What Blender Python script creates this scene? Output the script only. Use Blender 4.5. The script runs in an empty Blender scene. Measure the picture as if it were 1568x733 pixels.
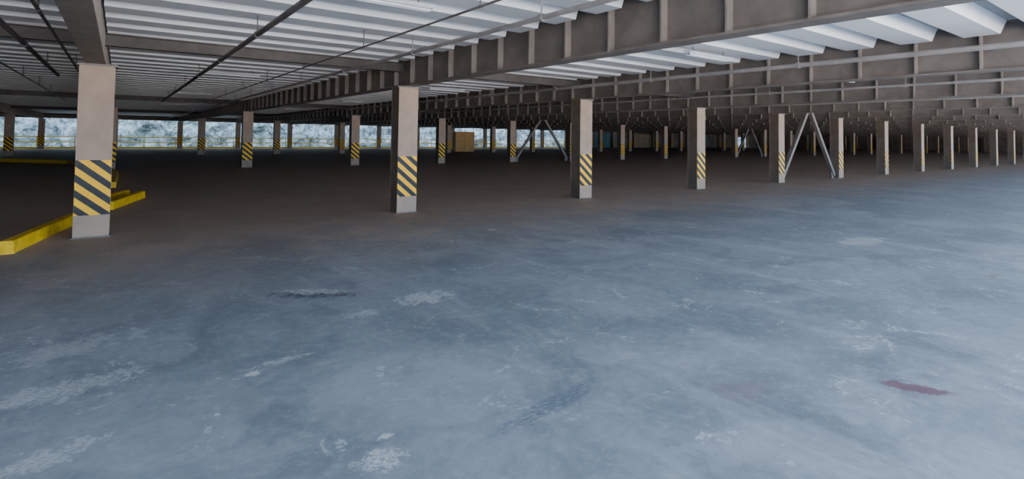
import bpy, math, random
from mathutils import Vector, noise, Matrix
random.seed(3)
C=bpy.context
COL=C.scene.collection

# ---------------------------------------------------------------- helpers
class MB:
    def __init__(s): s.v=[];s.f=[];s.m=[]
    def quad(s,a,b,c,d,m=0):
        n=len(s.v); s.v+= [a,b,c,d]; s.f.append((n,n+1,n+2,n+3)); s.m.append(m)
    def box(s,x0,x1,y0,y1,z0,z1,m=0):
        n=len(s.v)
        s.v+=[(x0,y0,z0),(x1,y0,z0),(x1,y1,z0),(x0,y1,z0),(x0,y0,z1),(x1,y0,z1),(x1,y1,z1),(x0,y1,z1)]
        for f in [(0,3,2,1),(4,5,6,7),(0,1,5,4),(1,2,6,5),(2,3,7,6),(3,0,4,7)]:
            s.f.append(tuple(n+i for i in f)); s.m.append(m)
    def tube(s,p,q,r,m=0,seg=8):
        p=Vector(p);q=Vector(q);d=(q-p).normalized()
        u=d.cross(Vector((0,0,1)))
        if u.length<1e-3:u=Vector((1,0,0))
        u.normalize();w=d.cross(u)
        n=len(s.v)
        for e in (p,q):
            for i in range(seg):
                a=2*math.pi*i/seg+math.pi/seg
                s.v.append(tuple(e+u*math.cos(a)*r+w*math.sin(a)*r))
        for i in range(seg):
            j=(i+1)%seg
            s.f.append((n+i,n+j,n+seg+j,n+seg+i));s.m.append(m)
        s.f.append(tuple(n+i for i in reversed(range(seg))));s.m.append(m)
        s.f.append(tuple(n+seg+i for i in range(seg)));s.m.append(m)
    def mesh(s,name,mats):
        me=bpy.data.meshes.new(name);me.from_pydata(s.v,[],s.f)
        for m in mats:me.materials.append(m)
        for p,i in zip(me.polygons,s.m):p.material_index=i
        me.update();return me
    def obj(s,name,mats,loc=(0,0,0)):
        o=bpy.data.objects.new(name,s.mesh(name,mats));o.location=loc;COL.objects.link(o);return o

class NT:
    def __init__(s,name,rough=.6,spec=.3):
        s.mat=bpy.data.materials.new(name);s.mat.use_nodes=True
        s.t=s.mat.node_tree;s.b=s.t.nodes['Principled BSDF']
        s.b.inputs['Roughness'].default_value=rough
        s.b.inputs['Specular IOR Level'].default_value=spec
        s.pos=s.t.nodes.new('ShaderNodeNewGeometry').outputs['Position']
        s.objc=s.t.nodes.new('ShaderNodeTexCoord').outputs['Object']
    def n(s,t,**k):
        x=s.t.nodes.new(t)
        for a,b in k.items():setattr(x,a,b)
        return x
    def L(s,a,b):s.t.links.new(a,b)
    def noise(s,scale,detail=4,rough=.55,vec=None,stretch=None,rot=0,dist=0):
        v=vec or s.pos
        if stretch:
            mp=s.n('ShaderNodeMapping');mp.inputs['Scale'].default_value=stretch;mp.inputs['Rotation'].default_value=(0,0,rot)
            s.L(v,mp.inputs['Vector']);v=mp.outputs[0]
        x=s.n('ShaderNodeTexNoise');x.inputs['Scale'].default_value=scale;x.inputs['Detail'].default_value=detail
        x.inputs['Roughness'].default_value=rough;x.inputs['Distortion'].default_value=dist
        s.L(v,x.inputs['Vector']);return x.outputs['Fac']
    def math(s,op,a,b=None,clamp=False):
        x=s.n('ShaderNodeMath',operation=op);x.use_clamp=clamp
        for i,q in enumerate((a,b)):
            if q is None:continue
            if isinstance(q,(int,float)):x.inputs[i].default_value=q
            else:s.L(q,x.inputs[i])
        return x.outputs[0]
    def ramp(s,f,lo,hi,a=0.,b=1.):
        x=s.n('ShaderNodeMapRange');x.interpolation_type='SMOOTHSTEP'
        s.L(f,x.inputs[0]);x.inputs[1].default_value=lo;x.inputs[2].default_value=hi
        x.inputs[3].default_value=a;x.inputs[4].default_value=b;return x.outputs[0]
    def mix(s,f,a,b):
        x=s.n('ShaderNodeMix',data_type='RGBA')
        if isinstance(f,(int,float)):x.inputs[0].default_value=f
        else:s.L(f,x.inputs[0])
        for i,q in ((6,a),(7,b)):
            if isinstance(q,tuple):x.inputs[i].default_value=(*q,1)
            else:s.L(q,x.inputs[i])
        return x.outputs[2]
    def color(s,c):s.L(c,s.b.inputs['Base Color'])
    def bump(s,h,st=.2,d=.01):
        x=s.n('ShaderNodeBump');x.inputs['Strength'].default_value=st;x.inputs['Distance'].default_value=d
        s.L(h,x.inputs['Height']);s.L(x.outputs[0],s.b.inputs['Normal'])
    def sep(s,v):
        x=s.n('ShaderNodeSeparateXYZ');s.L(v,x.inputs[0]);return x.outputs

def painted(name,c,var=.12,rough=.55,sc=3):
    m=NT(name,rough)
    d=tuple(x*(1-var*1.6) for x in c);l=tuple(min(1,x*(1+var)) for x in c)
    f=m.noise(sc,5,.6);m.color(m.mix(m.ramp(f,.3,.7),d,l));m.bump(m.noise(sc*12,3),.08,.004);return m.mat

# ---------------------------------------------------------------- materials
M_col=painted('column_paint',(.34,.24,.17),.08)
M_side=painted('column_side_dark',(.15,.115,.09),.1)  # column sides get a darker tone than the front and back plates
M_gird=painted('girder_paint',(.195,.165,.143),.12)
M_stiff=painted('stiffener_paint',(.26,.222,.195),.1)
M_dark=painted('dark_steel',(.11,.095,.085),.15)
M_pipe=painted('pipe_paint',(.14,.12,.11),.15)
M_conduit=painted('galvanised_conduit',(.33,.30,.28),.1,.4)
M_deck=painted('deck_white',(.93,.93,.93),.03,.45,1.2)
M_trough=painted('deck_trough_shade',(.32,.345,.38),.10,.45,1.2)  # shade between the white ribs, painted as a blue-grey trough colour
M_yel=painted('yellow_paint',(.95,.53,.01),.14,.5,6)
M_rail=painted('yellow_rail',(.90,.60,.03),.08)
M_wall=painted('wall_block',(.20,.15,.12),.2,.8,.8)
M_teal=painted('teal_panel',(.10,.22,.22),.15)
M_tan=painted('tan_panel',(.34,.25,.16),.15)
M_white=painted('fixture_white',(.75,.76,.78),.04,.35)
M_roof=painted('roof_concrete',(.3,.3,.3),.1)

def stripe():
    m=NT('hazard_stripe',.5)
    xyz=m.sep(m.objc)
    f=m.math('ADD',xyz[2],m.math('MULTIPLY',xyz[0],.85))
    f=m.math('FRACT',m.math('ADD',m.math('DIVIDE',f,.235),.1))
    k=m.ramp(f,.49,.51)
    wear=m.noise(9,5,.6)
    y=m.mix(m.ramp(wear,.3,.7),(.95,.46,.002),(1,.53,.003))
    b=m.mix(m.ramp(wear,.3,.7),(.010,.010,.012),(.025,.025,.025))
    m.color(m.mix(k,b,y));return m.mat
M_str=stripe()

def wood():
    m=NT('plywood',.7)
    f=m.noise(2,5,.6,stretch=(1,1,8));m.color(m.mix(m.ramp(f,.3,.7),(.65,.36,.12),(.85,.54,.20)));return m.mat
M_wood=wood()

def floor_mat():
    m=NT('floor_concrete',.6,.25)
    big=m.noise(.22,3,.5)
    mid=m.noise(.9,8,.70,dist=.6)
    cloud=m.noise(2.3,8,.74,dist=1.0)
    fine=m.noise(11,7,.75)
    streak=m.noise(1.2,7,.70,stretch=(1,.25,1),rot=.6,dist=.8)
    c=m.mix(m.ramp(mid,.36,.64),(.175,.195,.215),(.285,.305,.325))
    c=m.mix(m.ramp(cloud,.50,.66,0,.45),c,(.38,.395,.41))
    c=m.mix(m.ramp(cloud,.46,.34,0,.4),c,(.135,.155,.175))
    c=m.mix(m.ramp(streak,.52,.64,0,.38),c,(.40,.41,.425))
    c=m.mix(m.ramp(big,.35,.7,0,.35),c,(.175,.20,.225))
    p=m.math('MULTIPLY',m.ramp(m.noise(1.7,7,.75,dist=1.2),.59,.63),m.ramp(m.noise(24,3,.6),.42,.56))
    c=m.mix(m.math('MULTIPLY',p,.7),c,(.54,.545,.545))
    # skim-coat repair patches
    pt=m.n('ShaderNodeTexVoronoi');pt.inputs['Scale'].default_value=.55
    wv=m.n('ShaderNodeVectorMath',operation='ADD');nn=m.n('ShaderNodeTexNoise');nn.inputs['Scale'].default_value=1.3;nn.inputs['Detail'].default_value=5
    m.L(m.pos,nn.inputs['Vector']);m.L(m.pos,wv.inputs[0]);m.L(nn.outputs['Color'],wv.inputs[1]);m.L(wv.outputs[0],pt.inputs['Vector'])
    c=m.mix(m.ramp(pt.outputs['Distance'],.37,.32,0,.22),c,(.42,.43,.445))
    c=m.mix(m.ramp(fine,.48,.68,.0,.4),c,(.39,.405,.42))
    c=m.mix(m.ramp(fine,.44,.30,.0,.35),c,(.12,.135,.15))
    vo=m.n('ShaderNodeTexVoronoi');vo.inputs['Scale'].default_value=2.6;m.L(m.pos,vo.inputs['Vector'])
    sp=m.math('MULTIPLY',m.ramp(vo.outputs['Distance'],.055,.03),m.ramp(cloud,.5,.56))
    c=m.mix(m.math('MULTIPLY',sp,.7),c,(.62,.62,.62))
    sc=m.noise(2.2,4,.6,stretch=(1,11,1),rot=-.9,dist=.5)
    c=m.mix(m.math('MULTIPLY',m.ramp(sc,.62,.70,0,.3),m.ramp(big,.46,.58)),c,(.12,.14,.16))
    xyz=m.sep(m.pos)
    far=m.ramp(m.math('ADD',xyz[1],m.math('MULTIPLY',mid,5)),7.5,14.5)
    c=m.mix(m.math('MULTIPLY',far,.92),c,m.mix(m.ramp(mid,.3,.7),(.38,.255,.175),(.51,.365,.265)))  # warm interior light painted into the floor: browner away from the open edge
    def loc(x,y,rx,ry,ang):
        mp=m.n('ShaderNodeMapping',vector_type='TEXTURE')
        mp.inputs['Location'].default_value=(x,y,0);mp.inputs['Rotation'].default_value=(0,0,ang)
        mp.inputs['Scale'].default_value=(rx,ry,1)
        m.L(m.pos,mp.inputs['Vector'])
        ln=m.n('ShaderNodeVectorMath',operation='LENGTH');m.L(mp.outputs[0],ln.inputs[0])
        return ln.outputs['Value']
    def blob(x,y,rx,ry,ang,col,amt,nz,nsc,gr=None):
        nonlocal c
        d=m.math('ADD',loc(x,y,rx,ry,ang),m.math('MULTIPLY',m.math('SUBTRACT',m.noise(nsc,7,.75,dist=.6),.5),nz))
        k=m.ramp(d,1.0,.55,0,amt)
        if gr:
            k=m.math('MULTIPLY',k,m.ramp(m.noise(gr,4,.65,stretch=(1,3,1),rot=-ang),.40,.56))
        c=m.mix(k,c,col)
    def at(u,v):
        d=v-(209.2+.0136*(u-784));X=(u-784)*1.65/d;Z=816*1.65/d
        return .805*X+.593*Z,-.593*X+.805*Z
    W=(.62,.615,.60)
    for (u,v,rx,ry,a,col,amt,nz,ns,gr) in [
        (1402,588,.27,.085,-1.05,(.17,.075,.09),.85,2.0,6,None),
        (1140,590,.22,.14,0,(.28,.19,.22),.35,4.5,6,None),
        (595,690,.14,.10,0,W,.85,4,16,34),
        (655,452,.30,.22,0,W,.75,4.5,9,24),
        (490,447,.54,.17,-.6,(.035,.035,.04),.9,2.5,9,14),
        (487,443,.44,.10,-.6,W,.8,3,9,20),
        (565,476,.18,.10,0,W,.6,4.5,12,26),
        (445,545,.24,.05,.1,W,.6,4,12,30),
        (400,565,.06,.05,0,W,.8,3,14,None),
        (110,590,.45,.18,.2,W,.6,4.5,8,26),
        (90,690,.30,.10,.3,W,.6,4.5,9,28),
        (110,530,.55,.22,.2,W,.45,5,8,26),
        (850,610,.55,.09,.15,(.08,.105,.15),.6,2.0,5,20),
        (1315,368,.7,.25,0,W,.4,4,4,None),
        (1520,420,.25,.07,0,(.25,.14,.14),.4,4,5,None),
        (757,350,.09,.09,0,W,.9,2,9,None),
        (600,658,.05,.03,0,W,.8,3,14,None)]:
        x,y=at(u,v);blob(x,y,rx,ry,a,col,amt,nz,ns,gr)
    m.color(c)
    r=m.ramp(mid,.3,.7,.5,.75);m.L(r,m.b.inputs['Roughness'])
    m.bump(m.math('ADD',m.math('MULTIPLY',fine,.5),m.noise(1.5,4,.6)),.22,.02)
    return m.mat
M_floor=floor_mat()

def rock():
    m=NT('hillside_rock',.9,.1)
    v=m.n('ShaderNodeTexVoronoi');v.inputs['Scale'].default_value=1.6
    mp=m.n('ShaderNodeMapping');mp.inputs['Scale'].default_value=(.6,.6,1.6)
    m.L(m.pos,mp.inputs[0]);m.L(mp.outputs[0],v.inputs['Vector'])
    n1=m.noise(1.3,9,.85,dist=1.0)
    n2=m.noise(.35,4,.6)
    c=m.mix(m.ramp(n1,.41,.59),(.04,.052,.05),(.34,.36,.35))
    c=m.mix(m.ramp(v.outputs['Distance'],.45,.85,0,.5),c,(.06,.07,.065))
    c=m.mix(m.ramp(n2,.5,.62,0,.35),c,(.13,.17,.12))
    m.color(c);m.bump(n1,.8,.3);return m.mat
M_rock=rock()
M_ground=painted('outdoor_ground',(.50,.47,.44),.1,.9,.5)
M_ground2=painted('outdoor_gravel',(.16,.16,.15),.25,.9,.8)

# ---------------------------------------------------------------- grid
GX=[-.33+5.3*k for k in range(-4,26)]
ROWS=[10.73,28.4,46.1,63.6]
X0,X1=GX[0]-.3,GX[-1]+.3
Y0,Y1=-3.0,64.2
CH=2.7; GT=3.42; DB=3.22

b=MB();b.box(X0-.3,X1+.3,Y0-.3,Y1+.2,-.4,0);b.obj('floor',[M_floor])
b=MB();b.box(-150,260,-160,Y0-.3,-.6,-.15);b.obj('outdoor_ground',[M_ground])
b=MB();b.box(-150,260,Y1+.2,Y1+8,-1.6,-1.2);b.obj('outdoor_ground',[M_ground2])
nx,ny=420,32
V=[];F=[]
for j in range(ny+1):
    for i in range(nx+1):
        x=-90+i*.72; s=j/ny
        y=Y1+3.2+s*7; z=-1.5+s*21
        n=noise.fractal(Vector((x*.45,y*.45,z*.45)),1,2,5)
        n2=noise.cell(Vector((x*.5,0,z*.9)))
        V.append((x,y-n*.8-n2*.4,z+n*.4))
for j in range(ny):
    for i in range(nx):
        a=j*(nx+1)+i;F.append((a,a+1,a+nx+2,a+nx+1))
me=bpy.data.meshes.new('rock_hillside');me.from_pydata(V,[],F);me.materials.append(M_rock)
COL.objects.link(bpy.data.objects.new('rock_hillside',me))

# ceiling deck (ribs run along x, broken at every girder)
b=MB()
P=.8;bw=.42;sl=.07
for k in range(len(GX)-1):
    xa,xb=GX[k]+.13,GX[k+1]-.13
    y=Y0+.1
    n=int((Y1-Y0-.2)/P)
    for i in range(n):
        y0=y+i*P
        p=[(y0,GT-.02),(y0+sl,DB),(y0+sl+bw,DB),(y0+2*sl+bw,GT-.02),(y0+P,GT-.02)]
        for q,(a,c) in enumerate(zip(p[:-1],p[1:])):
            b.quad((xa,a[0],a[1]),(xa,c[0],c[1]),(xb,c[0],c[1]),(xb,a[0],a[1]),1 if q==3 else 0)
        for xx in (xa,xb):
            b.quad((xx,p[0][0],p[0][1]),(xx,p[1][0],p[1][1]),(xx,p[2][0],p[2][1]),(xx,p[3][0],p[3][1]))
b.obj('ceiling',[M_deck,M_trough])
b=MB();b.box(X0-.3,X1+.3,Y0-.3,Y1+.3,GT+.03,GT+.35);b.obj('roof_slab',[M_roof])

# girders
b=MB()
fw=.125
b.box(-fw,fw,Y0,Y1-.02,CH,CH+.028);b.box(-fw,fw,Y0,Y1-.02,GT-.03,GT)
b.box(-.012,.012,Y0,Y1-.02,CH+.02,GT-.02)
y=Y0+.4
while y<Y1-.1:
    b.box(-fw+.01,fw-.01,y-.012,y+.012,CH+.028,GT-.03,1);y+=.8
gm=b.mesh('steel_girder',[M_gird,M_stiff])
for x in GX:
    o=bpy.data.objects.new('steel_girder',gm);o.location=(x,0,0);COL.objects.link(o)

for r in ROWS:
    b=MB()
    for k in range(len(GX)-1):
        xa,xb=GX[k]+.02,GX[k+1]-.02
        b.box(xa,xb,r-.08,r+.08,DB-.20,DB-.185);b.box(xa,xb,r-.08,r+.08,DB-.02,DB-.002);b.box(xa,xb,r-.01,r+.01,DB-.19,DB-.01)
    b.obj('cross_beam',[M_dark])

# columns
b=MB()
w,d=.225,.18
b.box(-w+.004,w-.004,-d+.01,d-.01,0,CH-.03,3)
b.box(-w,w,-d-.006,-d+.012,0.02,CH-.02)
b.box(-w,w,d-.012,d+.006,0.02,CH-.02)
b.box(-w+.002,w-.002,-d-.010,-d-.004,.35,1.20,1)
b.box(-w-.03,w+.03,-d-.03,d+.03,CH-.03,CH,2)
b.box(-w-.02,w+.02,-d-.02,d+.02,0,.012,2)
cm=b.mesh('steel_column',[M_col,M_str,M_gird,M_side])
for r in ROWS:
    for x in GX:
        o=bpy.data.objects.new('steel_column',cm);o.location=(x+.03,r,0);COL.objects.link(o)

def brace(k,r):
    xa,xb=GX[k]+.36,GX[k+1]-.32;xm=(xa+xb)/2
    b=MB()
    b.tube((xa,r,.12),(xm-.10,r,DB-.26),.10,0,4);b.tube((xb,r,.12),(xm+.10,r,DB-.26),.10,0,4)
    b.box(xm-.3,xm+.3,r-.02,r+.02,DB-.42,DB-.21)
    b.box(xa-.03,xa+.22,r-.02,r+.02,0,.35);b.box(xb-.22,xb+.03,r-.02,r+.02,0,.35)
    b.obj('diagonal_brace',[M_gird])
brace(8,ROWS[0]);brace(8,ROWS[1]);brace(13,ROWS[1]);brace(16,ROWS[0])

def pipe(name,x,z,r,ya,yb,mat):
    b=MB();b.tube((x,ya,z),(x,yb,z),r,0,10)
    y=ya+1.1
    while y<yb:
        b.tube((x,y,z),(x,y,DB-.002),.008,0,6);b.tube((x,y-.03,z),(x,y+.03,z),r*1.35,0,10);y+=3.2
    b.obj(name,[mat])
pipe('sprinkler_pipe',1.44,2.96,.035,Y0,27,M_pipe)
pipe('sprinkler_pipe',3.7,2.96,.03,Y0,60,M_conduit)
pipe('sprinkler_pipe',-1.2,2.96,.035,Y0,16.5,M_pipe)
pipe('electrical_conduit',2.9,2.96,.012,Y0,27,M_pipe)
pipe('electrical_conduit',-.75,2.96,.018,Y0,20,M_pipe)
pipe('electrical_conduit',-1.9,2.96,.016,Y0,30,M_pipe)
pipe('electrical_conduit',5.5,2.92,.022,Y0,60,M_conduit)
pipe('sprinkler_pipe',9.5,2.96,.04,Y0,60,M_conduit)
pipe('electrical_conduit',14.6,2.96,.03,Y0,60,M_conduit)
pipe('sprinkler_pipe',19.8,2.96,.035,Y0,60,M_conduit)

def fixture(x,y):
    b=MB();L=.62;z=3.08
    b.box(-L,L,-.055,.055,z,z+.045)
    b.quad((-L,-.055,z),(L,-.055,z),(L,-.10,z+.03),(-L,-.10,z+.03));b.quad((-L,.055,z),(L,.055,z),(L,.10,z+.03),(-L,.10,z+.03))
    b.tube((-L+.03,-.03,z-.016),(L-.03,-.03,z-.016),.014,0,8);b.tube((-L+.03,.03,z-.016),(L-.03,.03,z-.016),.014,0,8)
    for s in (-.45,.45):b.tube((s,0,z+.04),(s,0,DB-.002),.006,1,6)
    b.obj('fluorescent_fixture',[M_white,M_pipe],(x,y,0))
for x in (2.2,8.2,13.5,18.8,24.1):
    for y in (5.4,14.6,22.6,32.2,40.2):fixture(x,y)

def kerb(pts,h=.17,w=.16):
    b=MB()
    n=len(pts)
    off=[]
    for i,p in enumerate(pts):
        a=Vector(pts[max(i-1,0)]);c=Vector(pts[min(i+1,n-1)]);t=(c-a).normalized();nn=Vector((-t.y,t.x))*w/2
        off.append((Vector(p)+nn,Vector(p)-nn))
    for i in range(n-1):
        (l0,r0),(l1,r1)=off[i],off[i+1];cx=.02
        def P(q,z):return (q.x,q.y,z)
        m0=(l0+r0)/2;m1=(l1+r1)/2
        li0=l0.lerp(m0,.2);ri0=r0.lerp(m0,.2);li1=l1.lerp(m1,.2);ri1=r1.lerp(m1,.2)
        b.quad(P(l0,0),P(l1,0),P(l1,h-cx),P(l0,h-cx));b.quad(P(r0,0),P(r1,0),P(r1,h-cx),P(r0,h-cx))
        b.quad(P(l0,h-cx),P(l1,h-cx),P(li1,h),P(li0,h));b.quad(P(r0,h-cx),P(r1,h-cx),P(ri1,h),P(ri0,h))
        b.quad(P(li0,h),P(li1,h),P(ri1,h),P(ri0,h))
    for (l,r) in (off[0],off[-1]):
        b.quad((l.x,l.y,0),(r.x,r.y,0),(r.x,r.y,h-.02),(l.x,l.y,h-.02))
        m=(l+r)/2;a=l.lerp(m,.2);c=r.lerp(m,.2)
        b.quad((l.x,l.y,h-.02),(r.x,r.y,h-.02),(c.x,c.y,h),(a.x,a.y,h))
        b.box(m.x-.09,m.x+.09,m.y-.03,m.y+.03,0,.014)
    b.obj('yellow_kerb',[M_yel])
kerb([(-1.16,9.75),(-.76,11.7),(-.42,13.2)])
kerb([(-.12,14.1),(.50,16.3)])
kerb([(-.35,15.2),(.20,16.75)])
kerb([(-.1,19.5),(-.05,25),(-.6,30),(-2,34.8),(-5,38),(-9,39.5),(-14,40)])

b=MB()
yr=Y1-.12
b.box(X0,58,yr-.06,yr+.06,0,.16)
for z in (1.1,.62):b.tube((X0,yr,z),(58,yr,z),.045,0,8)
x=X0
while x<58:b.box(x-.03,x+.03,yr-.03,yr+.03,0,1.1);x+=2.65
b.obj('guard_railing',[M_rail])

b=MB();b.box(X0,X1,Y1,Y1+.2,CH+.1,GT+.35);b.obj('trim_back',[M_wall])
b=MB()
b.box(58,106,Y1,Y1+.2,0,CH+.1);b.box(112.7,X1,Y1,Y1+.2,0,CH+.1);b.box(106,112.7,Y1,Y1+.2,2.25,CH+.1)
b.obj('wall_back',[M_wall])
b=MB();b.box(X0-.3,X0,Y0,Y1,0,GT);b.obj('wall_left',[M_wall])
b=MB();b.box(X1,X1+.3,Y0,Y1,0,GT);b.obj('wall_right',[M_wall])
b=MB();b.box(X0,-5.0,Y0-.3,Y0-.05,0,GT);b.obj('front_light_blocker',[M_wall])  # unseen blocker, added to cut light reaching the left column faces
def panel(name,xa,xb,za,zb,mat):
    b=MB();b.box(xa,xb,Y1-.06,Y1-.001,za,zb)
    n=max(2,int((xb-xa)/1.2))
    for i in range(n+1):
        x=xa+(xb-xa)*i/n;b.box(x-.03,x+.03,Y1-.09,Y1-.06,za,zb)
    b.obj(name,[mat])
panel('teal_wall_panel',64.5,70,.0,2.5,M_teal);panel('teal_wall_panel',90,97,.5,2.4,M_teal)
panel('tan_wall_panel',73,80,0,2.4,M_tan)

b=MB();b.box(-1,1,-.8,.8,.1,2.1)
for z in (.1,.75,1.4,2.02):b.box(-1.03,1.03,-.84,-.8,z,z+.1)
for x in (-1.03,-.05,.93):b.box(x,x+.1,-.86,-.8,.1,2.12)
for y in (-.7,0,.6):b.box(-1,1,y,y+.1,0,.1)
o=b.obj('plywood_crate',[M_wood],(30.0,49.6,0));o.rotation_euler=(0,0,-.3)

# ---------------------------------------------------------------- light
w=bpy.data.worlds.new('sky');C.scene.world=w;w.use_nodes=True
bg=w.node_tree.nodes['Background'];bg.inputs[0].default_value=(.50,.70,1,1);bg.inputs[1].default_value=13.0
s=bpy.data.lights.new('sun','SUN');s.energy=105;s.angle=.01;s.color=(1,.90,.80)
so=bpy.data.objects.new('sun',s);COL.objects.link(so)
so.rotation_euler=Vector((-.25,-.85,-1)).to_track_quat('-Z','Y').to_euler()

# ---------------------------------------------------------------- camera
cd=bpy.data.cameras.new('camera');cam=bpy.data.objects.new('camera',cd);COL.objects.link(cam)
cd.sensor_width=36;cd.lens=816/1568*36
pitch=.035
R=Matrix.Rotation(-math.atan2(.593,.805),4,'Z')@Matrix.Rotation(math.pi/2+pitch,4,'X')@Matrix.Rotation(.0136,4,'Z')
cam.matrix_world=Matrix.Translation((0,0,1.65))@R
cd.shift_y=-(366.3-(209.2-816*pitch))/1568
cd.clip_end=600
C.scene.camera=cam
